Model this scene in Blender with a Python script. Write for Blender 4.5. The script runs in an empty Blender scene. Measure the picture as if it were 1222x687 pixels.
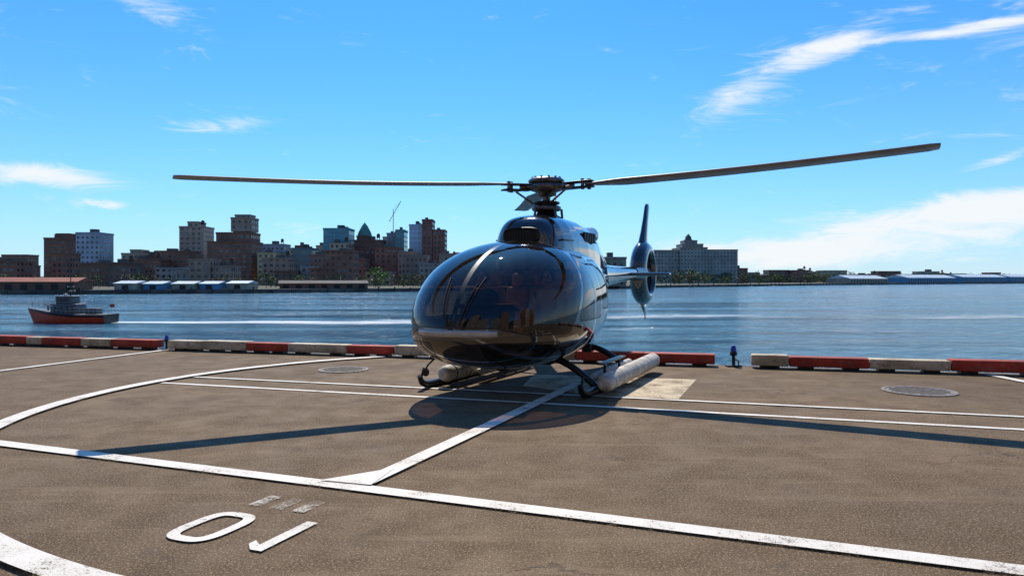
import bpy, math, random
import numpy as np
from mathutils import Vector, Matrix
random.seed(7); np.random.seed(7)
S = bpy.context.scene
S.view_settings.view_transform='Standard'; S.view_settings.look='None'; S.view_settings.exposure=0
COL = S.collection

# ------------------------------------------------------------------ helpers
def new_mat(name):
    m=bpy.data.materials.new(name); m.use_nodes=True
    m.node_tree.nodes.clear(); return m, m.node_tree
class NT:
    def __init__(s,nt): s.nt=nt; s.n=nt.nodes; s.l=nt.links
    def node(s,t,**k):
        x=s.n.new(t)
        for a,b in k.items(): setattr(x,a,b)
        return x
    def put(s,sock,v):
        if isinstance(v,bpy.types.NodeSocket): s.l.new(v,sock)
        elif v is not None:
            if isinstance(v,(tuple,list)) and sock.type=='RGBA' and len(v)==3: v=(*v,1)
            sock.default_value=v
    def m(s,op,a,b=None,c=None,clamp=False):
        x=s.node('ShaderNodeMath',operation=op); x.use_clamp=clamp
        s.put(x.inputs[0],a); s.put(x.inputs[1],b)
        if c is not None: s.put(x.inputs[2],c)
        return x.outputs[0]
    def mix(s,f,a,b,blend='MIX'):
        x=s.node('ShaderNodeMix',data_type='RGBA',blend_type=blend)
        s.put(x.inputs[0],f); s.put(x.inputs[6],a); s.put(x.inputs[7],b); return x.outputs[2]
    def noise(s,vec,scale,detail=4,rough=.55,dist=0):
        x=s.node('ShaderNodeTexNoise'); s.put(x.inputs['Vector'],vec)
        x.inputs['Scale'].default_value=scale; x.inputs['Detail'].default_value=detail
        x.inputs['Roughness'].default_value=rough; x.inputs['Distortion'].default_value=dist
        return x.outputs['Fac']
    def ramp(s,v,a,b,c0=0.,c1=1.,smooth=True):
        x=s.node('ShaderNodeMapRange'); x.interpolation_type='SMOOTHSTEP' if smooth else 'LINEAR'
        s.put(x.inputs[0],v); x.inputs[1].default_value=a; x.inputs[2].default_value=b
        x.inputs[3].default_value=c0; x.inputs[4].default_value=c1; return x.outputs[0]
    def bsdf(s,color,rough=.5,metal=0,**k):
        x=s.node('ShaderNodeBsdfPrincipled')
        s.put(x.inputs['Base Color'],color); s.put(x.inputs['Roughness'],rough); s.put(x.inputs['Metallic'],metal)
        return x
    def bump(s,h,strength,dist):
        x=s.node('ShaderNodeBump'); x.inputs['Strength'].default_value=strength; x.inputs['Distance'].default_value=dist
        s.put(x.inputs['Height'],h); return x.outputs[0]
    def mixs(s,f,a,b):
        x=s.node('ShaderNodeMixShader'); s.put(x.inputs[0],f); s.l.new(a,x.inputs[1]); s.l.new(b,x.inputs[2]); return x.outputs[0]
    def out(s,sh):
        o=s.node('ShaderNodeOutputMaterial'); s.l.new(sh,o.inputs[0])
    def obj(s): return s.node('ShaderNodeTexCoord').outputs['Object']
    def attr(s,n): return s.node('ShaderNodeAttribute',attribute_name=n).outputs['Fac']

def simple(name,color,rough=.5,metal=0,var=.25,scale=6,bump=0,coat=0):
    m,nt=new_mat(name); t=NT(nt); o=t.obj()
    n=t.noise(o,scale,4,.6)
    k=t.ramp(n,.3,.7,1-var,1+var*.6)
    c=t.mix(1.0,(*color,1),k,'MULTIPLY')
    b=t.bsdf(c,rough,metal)
    if coat: b.inputs['Coat Weight'].default_value=coat; b.inputs['Coat Roughness'].default_value=.04
    if bump: t.put(b.inputs['Normal'],t.bump(t.noise(o,scale*8,4),.4,bump))
    t.out(b.outputs[0]); return m

class MB:
    def __init__(s): s.v=[]; s.f=[]; s.mi=[]; s.sm=[]
    def add(s,vs,fs,mi=0,smooth=False):
        o=len(s.v); s.v+= [tuple(v) for v in vs]
        for f in fs: s.f.append([i+o for i in f]); s.mi.append(mi); s.sm.append(smooth)
    def box(s,a,b,mi=0,M=None,bev=0):
        x0,y0,z0=a; x1,y1,z1=b
        if bev<=0:
            vs=[Vector(p) for p in [(x0,y0,z0),(x1,y0,z0),(x1,y1,z0),(x0,y1,z0),(x0,y0,z1),(x1,y0,z1),(x1,y1,z1),(x0,y1,z1)]]
            fs=[(0,3,2,1),(4,5,6,7),(0,1,5,4),(1,2,6,5),(2,3,7,6),(3,0,4,7)]
        else:
            e=min(bev,(x1-x0)/2.01,(y1-y0)/2.01,(z1-z0)/2.01)
            import bmesh
            bm=bmesh.new(); bmesh.ops.create_cube(bm,size=1)
            for v in bm.verts: v.co=Vector(((x0+x1)/2+v.co.x*(x1-x0),(y0+y1)/2+v.co.y*(y1-y0),(z0+z1)/2+v.co.z*(z1-z0)))
            bmesh.ops.bevel(bm,geom=bm.edges[:],offset=e,segments=3,profile=.5,affect='EDGES')
            bm.verts.index_update()
            vs=[v.co.copy() for v in bm.verts]; fs=[[v.index for v in f.verts] for f in bm.faces]; bm.free()
        if M: vs=[M@v for v in vs]
        s.add(vs,fs,mi,bev>0)
    def tube(s,pts,r,mi=0,n=12,cap=True,smooth=True):
        pts=[Vector(p) for p in pts]; R=r if isinstance(r,(list,tuple)) else [r]*len(pts)
        vs=[];fs=[]; up=None
        for i,p in enumerate(pts):
            d=(pts[min(i+1,len(pts)-1)]-pts[max(i-1,0)])
            if d.length<1e-9: d=Vector((0,0,1))
            d.normalize()
            if up is None: up=d.orthogonal().normalized()
            up=(up-d*up.dot(d)).normalized(); w=d.cross(up)
            for k in range(n):
                a=2*math.pi*k/n; vs.append(p+(up*math.cos(a)+w*math.sin(a))*R[i])
        for i in range(len(pts)-1):
            for k in range(n):
                fs.append((i*n+k,i*n+(k+1)%n,(i+1)*n+(k+1)%n,(i+1)*n+k))
        s.add(vs,fs,mi,smooth)
        if cap:
            s.add(vs[:n],[list(range(n))[::-1]],mi); s.add(vs[-n:],[list(range(n))],mi)
    def lathe(s,prof,origin,axis='Z',mi=0,n=32,closed=False,smooth=True):
        vs=[];fs=[]; O=Vector(origin)
        for (r,h) in prof:
            for k in range(n):
                a=2*math.pi*k/n; c,d=r*math.cos(a),r*math.sin(a)
                vs.append(O+(Vector((c,d,h)) if axis=='Z' else Vector((c,h,d)) if axis=='Y' else Vector((h,c,d))))
        m=len(prof)
        for i in range(m if closed else m-1):
            j=(i+1)%m
            for k in range(n): fs.append((i*n+k,i*n+(k+1)%n,j*n+(k+1)%n,j*n+k))
        s.add(vs,fs,mi,smooth)
    def obj(s,name,mats,parent=None,M=None):
        me=bpy.data.meshes.new(name); me.from_pydata(s.v,[],s.f)
        for m in (mats if isinstance(mats,(list,tuple)) else [mats]): me.materials.append(m)
        me.polygons.foreach_set('material_index',s.mi); me.polygons.foreach_set('use_smooth',s.sm)
        me.validate(); me.update()
        o=bpy.data.objects.new(name,me); COL.objects.link(o)
        if parent: o.parent=parent
        if M: o.matrix_world=M
        return o
def empty(name,M=None):
    e=bpy.data.objects.new(name,None); COL.objects.link(e)
    if M: e.matrix_world=M
    return e
def fixn(o):
    import bmesh
    bm=bmesh.new(); bm.from_mesh(o.data); bmesh.ops.recalc_face_normals(bm,faces=bm.faces[:]); bm.to_mesh(o.data); bm.free()

# ------------------------------------------------------------------ camera
cam=bpy.data.cameras.new('camera'); co=bpy.data.objects.new('camera',cam); COL.objects.link(co)
EYE=1.55
co.location=(0,0,EYE); co.rotation_euler=(math.radians(90),0,0)
cam.sensor_width=36; cam.lens=25.72; cam.shift_y=-10.5/1222; cam.clip_end=20000; cam.clip_start=.05
S.camera=co

# ------------------------------------------------------------------ sun + sky
sv=Vector((-0.087,0.85,1.0)).normalized()
sl=bpy.data.lights.new('sun','SUN'); sl.energy=5.0; sl.angle=math.radians(.5); sl.color=(1,.92,.80)
so=bpy.data.objects.new('sun',sl); COL.objects.link(so); so.rotation_euler=sv.to_track_quat('Z','Y').to_euler(); so.location=(0,0,60)
W=bpy.data.worlds.new('World'); S.world=W; W.use_nodes=True; W.node_tree.nodes.clear(); t=NT(W.node_tree)
sky=t.node('ShaderNodeTexSky',sky_type='NISHITA'); sky.sun_disc=False
sky.sun_elevation=math.asin(sv.z); sky.sun_rotation=math.atan2(sv.x,sv.y)
sky.air_density=1.0; sky.dust_density=.3; sky.ozone_density=2.5
dirv=t.node('ShaderNodeTexCoord').outputs['Generated']
sep=t.node('ShaderNodeSeparateXYZ'); t.put(sep.inputs[0],dirv)
az=t.m('ARCTAN2',sep.outputs[0],sep.outputs[1]); el=t.m('ARCSINE',sep.outputs[2])
def dg(v): return math.radians(v)
def blob(a,e,sa,se,tilt,st):
    da=t.m('SUBTRACT',az,dg(a)); de=t.m('SUBTRACT',el,dg(e)); c,s_=math.cos(dg(tilt)),math.sin(dg(tilt))
    u=t.m('ADD',t.m('MULTIPLY',da,c/dg(sa)),t.m('MULTIPLY',de,s_/dg(sa)))
    v=t.m('ADD',t.m('MULTIPLY',da,-s_/dg(se)),t.m('MULTIPLY',de,c/dg(se)))
    r=t.m('ADD',t.m('MULTIPLY',u,u),t.m('MULTIPLY',v,v))
    return t.m('MULTIPLY',t.m('EXPONENT',t.m('MULTIPLY',r,-1)),st)
tot=None
for b in [(-33,6.9,4.0,.75,-2,1.3),(-29.2,5.1,2.0,.4,-6,.9),(-22,11,3.2,.65,8,.70),(-27.5,18.6,5,1.0,-14,.75),
          (31,16.2,9,.42,-1,1.0),(22.5,15.9,3.4,1.2,12,.8),(17,13.4,4.5,1.5,28,.60),(30,3.2,13,1.9,4,1.05),(34,5.0,7,1.0,6,1.1),
          (33.8,7.8,3,.45,14,.75),(19,1.8,10,1.1,0,.9),(60,22,30,9,10,.6),(-80,25,35,9,-12,.6),(-18,9.3,7,.35,4,.3),(-16,3.9,2.5,.45,0,.6)]:
    x=blob(*b); tot=x if tot is None else t.m('ADD',tot,x)
cv=t.node('ShaderNodeCombineXYZ'); t.put(cv.inputs[0],t.m('MULTIPLY',az,7)); t.put(cv.inputs[1],t.m('MULTIPLY',el,26)); t.put(cv.inputs[2],.3)
n1=t.noise(cv.outputs[0],1.3,8,.66,1.1)
den=t.m('SUBTRACT',t.m('ADD',t.m('MULTIPLY',tot,.62),t.m('MULTIPLY',n1,1.5)),1.0)
cl=t.ramp(den,-.1,.55,0,.97)
skyc=t.mix(1.0,sky.outputs[0],(.24,.80,1.30,1),'MULTIPLY')
hz=t.m('EXPONENT',t.m('MULTIPLY',t.m('MAXIMUM',el,0),-1/dg(5.8)))
skyc=t.mix(t.m('MULTIPLY',hz,.85),skyc,(5.8,6.9,7.7,1))
fin=t.mix(cl,skyc,(7.3,7.6,7.8,1))
bg=t.node('ShaderNodeBackground'); t.put(bg.inputs[0],fin); bg.inputs[1].default_value=.125
wo=t.node('ShaderNodeOutputWorld'); t.l.new(bg.outputs[0],wo.inputs[0])

# ------------------------------------------------------------------ materials
def asphalt():
    m,nt=new_mat('deck_asphalt'); t=NT(nt); o=t.obj()
    big=t.noise(o,.35,4,.6,.3); med=t.noise(o,2.2,5,.65); fine=t.noise(o,60,3,.8); grit=t.noise(o,170,2,.6)
    c=t.mix(t.ramp(big,.3,.7),(.125,.076,.038,1),(.21,.134,.068,1))
    c=t.mix(t.ramp(med,.35,.68,0,.6),c,(.088,.055,.030,1))
    c=t.mix(t.ramp(fine,.5,.62,0,.75),c,(.42,.30,.175,1))
    c=t.mix(t.ramp(grit,.50,.60,0,.85),c,(.028,.019,.012,1))
    v=t.node('ShaderNodeTexVoronoi',feature='DISTANCE_TO_EDGE'); v.inputs['Scale'].default_value=.42
    wv=t.node('ShaderNodeVectorMath',operation='ADD'); t.put(wv.inputs[0],o)
    nz=t.node('ShaderNodeTexNoise'); nz.inputs['Scale'].default_value=1.6; nz.inputs['Detail'].default_value=5; t.put(nz.inputs['Vector'],o)
    t.put(wv.inputs[1],nz.outputs['Color']); t.put(v.inputs['Vector'],wv.outputs[0])
    cr=t.ramp(v.outputs[0],0,.005,1,0); cr=t.m('MULTIPLY',cr,t.ramp(big,.50,.60))
    c=t.mix(t.m('MULTIPLY',cr,.6),c,(.03,.022,.015,1))
    st=t.ramp(t.noise(o,.9,7,.72,.6),.56,.70,0,.6); c=t.mix(st,c,(.05,.034,.022,1))
    mp=t.node('ShaderNodeMapping'); mp.inputs['Rotation'].default_value=(0,0,math.radians(24)); mp.inputs['Scale'].default_value=(.25,3.0,1); t.put(mp.inputs[0],o)
    sk=t.ramp(t.noise(mp.outputs[0],1.2,5,.65),.55,.72,0,.35); c=t.mix(sk,c,(.28,.20,.12,1))
    sc=t.ramp(t.noise(o,9,7,.75),.63,.72,0,.5); c=t.mix(sc,c,(.42,.34,.24,1))
    b=t.bsdf(c,t.ramp(med,.3,.7,.75,.92)); b.inputs['Specular IOR Level'].default_value=.2
    h=t.m('ADD',t.m('MULTIPLY',fine,.4),t.m('MULTIPLY',grit,.5)); h=t.m('SUBTRACT',h,t.m('MULTIPLY',cr,.8))
    t.put(b.inputs['Normal'],t.bump(h,.6,.009)); t.out(b.outputs[0]); return m
def paint_mark(name,col,wear=.0):
    m,nt=new_mat(name); t=NT(nt); o=t.obj()
    a=t.noise(o,38,5,.75); bb=t.noise(o,2.5,4,.6); g=t.noise(o,120,2,.6)
    w=t.m('ADD',t.m('MULTIPLY',a,.6),t.m('ADD',t.m('MULTIPLY',bb,.45),t.m('MULTIPLY',g,.3)))
    k=t.ramp(w,.72-wear,.83-wear,0,.9)
    c=t.mix(t.ramp(bb,.35,.7,0,.5),(*col,1),(col[0]*.72,col[1]*.66,col[2]*.58,1))
    c=t.mix(t.ramp(g,.52,.68,0,.5),c,(.27,.22,.16,1))
    b=t.bsdf(c,.7); t.put(b.inputs['Normal'],t.bump(g,.5,.008))
    tr=t.node('ShaderNodeBsdfTransparent'); t.out(t.mixs(k,b.outputs[0],tr.outputs[0])); return m
M_asph=asphalt(); M_white=paint_mark('line_paint',(.80,.75,.66)); M_faded=paint_mark('faded_paint',(.5,.44,.35),.13)
M_patch=paint_mark('concrete_patch_mat',(.56,.44,.27),.05)
M_conc=simple('pier_concrete',(.3,.27,.23),.85,0,.4,1.5,.01)
M_iron=simple('cast_iron',(.24,.21,.18),.7,.2,.4,14,.01)
M_dark=simple('dark_metal',(.02,.02,.022),.4,.5,.3,9)
M_blackrub=simple('black_rubber',(.012,.012,.012),.6,0,.2)
def curbpaint(name,c):
    m,nt=new_mat(name); t=NT(nt); o=t.obj()
    a=t.noise(o,14,6,.75); b2=t.noise(o,3,4)
    cc=t.mix(t.ramp(b2,.3,.7),(*c,1),(c[0]*.6,c[1]*.58,c[2]*.52,1))
    cc=t.mix(t.ramp(a,.52,.64,0,.85),cc,(.17,.12,.08,1))
    b=t.bsdf(cc,.8); t.put(b.inputs['Normal'],t.bump(a,.6,.012)); t.out(b.outputs[0]); return m
M_red=curbpaint('curb_red',(.46,.045,.02)); M_cream=curbpaint('curb_cream',(.62,.51,.35))

# ------------------------------------------------------------------ deck, water, land
SL=-.271
def edge(x): return 14.25+SL*x
WL=-4.0
mb=MB(); X0,X1=-90,90
mb.add([(X0,-60,0),(X1,-60,0),(X1,edge(X1),0),(X0,edge(X0),0)],[(0,1,2,3)],0)
mb.add([(X0,edge(X0),0),(X1,edge(X1),0),(X1,edge(X1),-6),(X0,edge(X0),-6)],[(0,1,2,3)],1)
mb.obj('helipad_deck_ground',[M_asph,M_conc])

def water():
    m,nt=new_mat('river_water'); t=NT(nt); o=t.obj()
    mp=t.node('ShaderNodeMapping'); mp.inputs['Scale'].default_value=(1,1.6,1); t.put(mp.inputs[0],o)
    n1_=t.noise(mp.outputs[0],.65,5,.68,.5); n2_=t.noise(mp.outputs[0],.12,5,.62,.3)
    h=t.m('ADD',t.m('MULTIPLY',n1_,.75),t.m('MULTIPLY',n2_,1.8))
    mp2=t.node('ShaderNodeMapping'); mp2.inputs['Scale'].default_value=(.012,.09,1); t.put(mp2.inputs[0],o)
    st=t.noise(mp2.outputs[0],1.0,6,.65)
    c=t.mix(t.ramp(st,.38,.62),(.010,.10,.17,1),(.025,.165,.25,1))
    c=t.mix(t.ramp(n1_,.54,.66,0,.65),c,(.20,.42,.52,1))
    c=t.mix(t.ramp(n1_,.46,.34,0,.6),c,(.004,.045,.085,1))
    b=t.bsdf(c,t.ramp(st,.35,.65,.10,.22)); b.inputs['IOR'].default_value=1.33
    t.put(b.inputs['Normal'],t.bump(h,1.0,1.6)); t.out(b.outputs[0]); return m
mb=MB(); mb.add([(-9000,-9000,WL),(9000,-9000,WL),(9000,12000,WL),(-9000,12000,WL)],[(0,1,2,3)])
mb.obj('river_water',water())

def foam():
    m,nt=new_mat('wake_foam'); t=NT(nt); o=t.obj()
    mp=t.node('ShaderNodeMapping'); mp.inputs['Scale'].default_value=(.10,.55,1); t.put(mp.inputs[0],o)
    n=t.noise(mp.outputs[0],1.1,8,.75,.8); e=t.attr('edge')
    k=t.ramp(t.m('ADD',n,t.m('MULTIPLY',e,.36)),.62,.92,0,.8)
    b=t.bsdf((.62,.70,.74),.8); tr=t.node('ShaderNodeBsdfTransparent'); t.out(t.mixs(k,tr.outputs[0],b.outputs[0])); return m
M_foam=foam()
def ribbon(name,pts,wid,st,z):
    N=len(pts); vs=[];fs=[];at=[]
    for i,(x,y) in enumerate(pts):
        for k in range(11):
            q=k/10*2-1; vs.append((x,y+q*wid[i]/2,z)); at.append((1-q*q)**1.5*st[i]-.25*(q*q)**3)
    for i in range(N-1):
        for k in range(10): a=i*11+k; fs.append((a,a+11,a+12,a+1))
    mb=MB(); mb.add(vs,fs); o=mb.obj(name,M_foam)
    A=o.data.attributes.new('edge','FLOAT','POINT'); A.data.foreach_set('value',at)
def lin(a,b,n): return [a+(b-a)*i/(n-1) for i in range(n)]
n=40
ribbon('boat_wake_water',list(zip(lin(-51.3,0,n),[93.5+1.2*math.sin(i*.5)*i/40 for i in range(n)])),[4.0+16*(i/39) for i in range(n)],[1.6-.95*(i/39) for i in range(n)],WL+.05)
ribbon('boat_wake_water.001',list(zip(lin(-70,10,n),[116+3*math.sin(i*.3) for i in range(n)])),[14.0]*n,[.36+.14*math.sin(i*.45) for i in range(n)],WL+.06)
ribbon('boat_wake_water.002',list(zip(lin(12,115,n),[106+3*math.sin(i*.25)+i*.15 for i in range(n)])),[20]*n,[.60+.16*math.sin(i*.37) for i in range(n)],WL+.05)
ribbon('boat_wake_water.003',list(zip(lin(10,95,n),[80+2.2*math.sin(i*.3) for i in range(n)])),[8]*n,[.28+.16*math.sin(i*.6) for i in range(n)],WL+.07)

def land():
    m,nt=new_mat('shore_land'); t=NT(nt); o=t.obj(); n=t.noise(o,.02,6,.6)
    c=t.mix(t.ramp(n,.35,.65),(.09,.075,.05,1),(.05,.07,.03,1)); b=t.bsdf(c,.9); t.out(b.outputs[0]); return m
M_land=land(); M_wall=simple('seawall_stone',(.13,.11,.095),.9,0,.5,.15)
SH=[(-2500,150),(-400,240),(-193,256),(-101,287),(-45,325),(40,395),(105,485),(308,692),(680,969),(1400,1350),(4000,2300)]
mb=MB()
for (a,b) in zip(SH[:-1],SH[1:]):
    mb.add([(a[0],a[1],WL-1),(b[0],b[1],WL-1),(b[0],b[1],WL+1.6),(a[0],a[1],WL+1.6)],[(0,1,2,3)],1)
mb.add([(x,y,WL+1.6) for x,y in SH]+[(8500,11000,WL+1.6),(-8500,11000,WL+1.6),(-8500,150,WL+1.6)],[list(range(len(SH)+3))],0)
mb.obj('far_shore_ground',[M_land,M_wall])

vs=[];fs=[]; N=120
for i in range(N):
    x=-4200+9000*i/(N-1); h=14+9*math.sin(i*.13)+5*math.sin(i*.41+1)+3*random.random()
    if x>600: h=h*.9+6
    vs+=[(x,2600+abs(x)*.1,-3),(x,2700+abs(x)*.1,h),(x,3600,h+3)]
for i in range(N-1):
    for k in range(2): a=i*3+k; fs.append((a,a+3,a+4,a+1))
mb=MB(); mb.add(vs,fs,0,True); mb.obj('distant_hills',simple('hill_haze',(.12,.14,.15),.95,0,.4,.02))

# ------------------------------------------------------------------ markings
def strip(name,pts,w,mat,z,closed=False):
    pts=[Vector(p) for p in pts]; N=len(pts); vs=[];fs=[]
    for i,p in enumerate(pts):
        if closed: d=pts[(i+1)%N]-pts[i-1]
        else: d=pts[min(i+1,N-1)]-pts[max(i-1,0)]
        d.normalize(); nrm=Vector((-d.y,d.x)); vs+=[(*(p+nrm*w/2),z),(*(p-nrm*w/2),z)]
    for i in range(N if closed else N-1):
        a=2*i; b=2*((i+1)%N); fs.append((a,a+1,b+1,b))
    mb=MB(); mb.add(vs,fs); return mb.obj(name,mat)
mb=MB(); mb.add([(.35,11.9,.004),(2.85,11.3,.004),(2.15,9.45,.004),(1.1,9.75,.004),(.15,10.6,.004)],[(0,1,2,3,4)]); mb.obj('concrete_patch',M_patch)
strip('painted_line',[(-5.25,10.93),(5.26,7.52),(12,5.33)],.095,M_white,.008)
strip('painted_line',[(-5.05,11.56),(5.74,8.2),(12,6.25)],.085,M_white,.012)
strip('painted_line',[(-9.5,6.87+4.69*.4),(-4.81,6.87),(2.706,3.866),(8,1.75)],.155,M_white,.016)
strip('painted_line',[(-9.1,11.0),(-8.6,12.3),(-7.6,15.7),(-7.55,16.0)],.13,M_white,.016)
strip('painted_line',[(7.9,10.2),(7.7,11.0),(7.69,11.95)],.16,M_white,.016)
strip('painted_line',[(-1.12,5.50),(-.2,7.8),(.98,10.8)],.16,M_white,.020)
mb=MB(); mb.add([(-1.46,5.57,.024),(-1.05,5.44,.024),(-.95,5.93,.024),(-1.08,5.84,.024)],[(0,1,2,3)]); mb.obj('painted_line_junction',M_white)
arc=[]
for i in range(140):
    a=math.radians(118+ i*1.7)
    p=(.50+6.08*math.cos(a),9.2+6.08*math.sin(a))
    if p[1]<edge(p[0])-.35: arc.append(p)
strip('painted_circle',arc,.19,M_white,.028)
u=Vector((.371,.929)); v=Vector((.929,-.371))
def loc(c,a,b): return Vector(c)+v*a+u*b
c0=(-1.87,4.57); pts=[]
for i in range(40):
    a=2*math.pi*i/40; ca,sa=math.cos(a),math.sin(a)
    pts.append(loc(c0,.145*math.copysign(abs(ca)**.6,ca),.235*math.copysign(abs(sa)**.6,sa)))
strip('painted_number',pts,.075,M_white,.012,closed=True)
c1=(-1.365,4.39); mb=MB()
P=[loc(c1,-.04,-.25),loc(c1,.04,-.25),loc(c1,.04,.27),loc(c1,-.04,.27)]
mb.add([(*p,.012) for p in P],[(0,1,2,3)])
P=[loc(c1,-.04,-.25),loc(c1,-.04,-.17),loc(c1,-.11,-.12),loc(c1,-.11,-.18)]
mb.add([(*p,.012) for p in P],[(0,1,2,3)]); mb.obj('painted_number',M_white)
for (cx,cy) in [(-1.72,5.10),(-1.55,5.03),(-1.38,4.97)]:
    strip('faded_number',[loc((cx,cy),0,-.12),loc((cx,cy),0,.12)],.10,M_faded,.008)
for (x,y,r) in [(5.62,10.1,.47),(-2.88,12.5,.42)]:
    mb=MB(); mb.lathe([(0,.012),(r*.86,.012),(r*.87,.004),(r*.9,.004),(r*.91,.014),(r,.014),(r,0)],(x,y,.0),mi=0,n=40,smooth=False)
    for k in range(-4,5):
        w=math.sqrt(max(0,(r*.8)**2-(k*r*.18)**2)); mb.box((x-w,y+k*r*.18-.012,.0125),(x+w,y+k*r*.18+.012,.019))
    mb.obj('manhole_cover',M_iron)

# ------------------------------------------------------------------ curb timbers
d=Vector((1,SL)).normalized()
def curb(segs):
    root=empty('edge_barrier')
    for (xa,xb,mi) in segs:
        L=(xb-xa)/d.x; M=Matrix.Translation((xa,edge(xa)-.24,0))@Matrix.Rotation(math.atan2(SL,1)+random.uniform(-.006,.006),4,'Z')
        mb=MB(); mb.box((0.006,-.15,.05),(L-.006,.14,.225+random.uniform(-.012,.012)),mi,M,.018)
        mb.box((.15,-.1,0.001),(.4,.1,.049),2,M); mb.box((L-.4,-.1,0.001),(L-.15,.1,.049),2,M)
        mb.obj('timber_segment',[M_red,M_cream,M_dark],root)
R_,C_=0,1
curb([(-13.6,-12.3,C_),(-12.3,-11.2,R_),(-11.2,-10.75,C_),(-10.75,-9.7,R_),(-9.7,-8.9,C_),(-8.9,-7.75,R_)])
curb([(-7.45,-6.6,C_),(-6.6,-5.55,C_),(-5.55,-4.6,R_),(-4.6,-3.3,C_),(-3.3,-2.3,R_),(-2.3,-1.2,C_),(-1.2,0.1,R_),(.1,1.2,C_),(1.2,2.4,R_),(2.4,3.62,R_)])
curb([(4.2,4.8,C_),(4.8,6.02,R_),(6.02,7.2,C_),(7.2,8.6,R_),(8.6,9.8,C_),(9.8,11.2,R_),(11.2,12.6,C_),(12.6,14,R_)])
m,nt=new_mat('blue_lens'); t=NT(nt); b=t.bsdf((.01,.04,.38),.12); b.inputs['Transmission Weight'].default_value=.15; t.out(b.outputs[0]); M_blue=m
for (x,y,s) in [(3.93,12.98,1.0),(-7.6,16.1,.85)]:
    mb=MB(); mb.box((-.13*s,-.09*s,0.001),(.13*s,.09*s,.03*s),0,bev=.008); mb.tube([(0,0,.03*s),(0,0,.22*s)],.028*s)
    mb.tube([(0.09*s,0,.03*s),(0.09*s,0,.1*s),(.02*s,0,.13*s)],.012*s); mb.lathe([(0,.2*s),(.06*s,.2*s),(.065*s,.26*s),(.05*s,.265*s)],(0,0,0),n=20)
    mb.lathe([(.045*s,.262*s),(.05*s,.3*s),(.045*s,.34*s),(.03*s,.37*s),(0,.38*s)],(0,0,0),mi=1,n=20)
    mb.obj('deck_edge_light',[M_dark,M_blue]).location=(x,y,0)

# ------------------------------------------------------------------ helicopter
HX,HY=.54,11.5; HD=math.radians(23)
ang=math.atan2(-math.cos(HD),-math.sin(HD))
HM=Matrix.Translation((HX,HY,0))@Matrix.Rotation(ang,4,'Z'); HI=HM.inverted()
heli=empty('helicopter',HM)
def hobj(mb,name,mats):
    o=mb.obj(name,mats); o.parent=heli; return o

kx=[-6.35,-5.5,-4.5,-3.5,-2.8,-2.2,-1.6,-1.0,-.5,0,.5,1.0]
kw=[.12,.14,.165,.19,.23,.34,.52,.72,.86,.95,1.03,1.11]
kt=[1.84,1.83,1.82,1.83,1.87,1.93,1.99,2.03,2.06,2.09,2.10,2.10]
kb=[1.56,1.54,1.49,1.43,1.35,1.18,.86,.60,.46,.39,.36,.36]
gx=np.linspace(-6.35,1.0,400)
def smo(y):
    a=np.interp(gx,kx,y); K=np.hanning(31); K/=K.sum(); p=np.pad(a,15,mode='edge'); return np.convolve(p,K,'valid')
gw,gt,gb=smo(kw),smo(kt),smo(kb)
NL=2.18; WN=gw[-1]
def prof(x):
    if x>=1.0:
        q=min(1,max(0,(x-1.0)/NL))
        return WN*(1+.05*math.sin(math.pi*min(1,q*1.45)))*(1-q**3.5)**.5, .90+(gt[-1]-.90)*(1-q**2.05)**.57, .84-(.84-gb[-1])*(1-q**3.6)**.58
    return float(np.interp(x,gx,gw)),float(np.interp(x,gx,gt)),float(np.interp(x,gx,gb))
ZCF=.42
def hull(x,th,off=0):
    w,zt,zb=prof(x); zc=zb+ZCF*(zt-zb); n=2.35 if x>-1 else 2.2
    c,s=math.cos(th),math.sin(th); y=(w+off)*math.copysign(abs(c)**(2/n),c)
    z=zc+((zt-zc+off) if s>=0 else (zc-zb+off))*math.copysign(abs(s)**(2/n),s)
    return Vector((x,y,z))
xs=list(np.arange(-6.35,-2.6,.12))+list(np.arange(-2.6,1.0,.03))+[1.0+NL*math.sin(math.pi/2*s) for s in np.linspace(0,.992,96)]
NTH=200; ths=[]
for k in range(NTH):
    ths.append(2*math.pi*(k+.5)/NTH)
V=[hull(x,th) for x in xs for th in ths]
F=[]
for i in range(len(xs)-1):
    for k in range(NTH): F.append((i*NTH+k,(i+1)*NTH+k,(i+1)*NTH+(k+1)%NTH,i*NTH+(k+1)%NTH))
F.append([(len(xs)-1)*NTH+k for k in range(NTH)])
F.append([k for k in range(NTH)][::-1])
me=bpy.data.meshes.new('fuselage'); me.from_pydata([tuple(v) for v in V],[],F); me.polygons.foreach_set('use_smooth',[True]*len(F)); me.update()
def smin(vals,k=.07):
    r=vals[0]
    for b in vals[1:]:
        h=max(0,min(1,.5+.5*(b-r)/k)); r=b*(1-h)+r*h-k*h*(1-h)
    return r
ga=[];sa_=[];st_=[]
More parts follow.
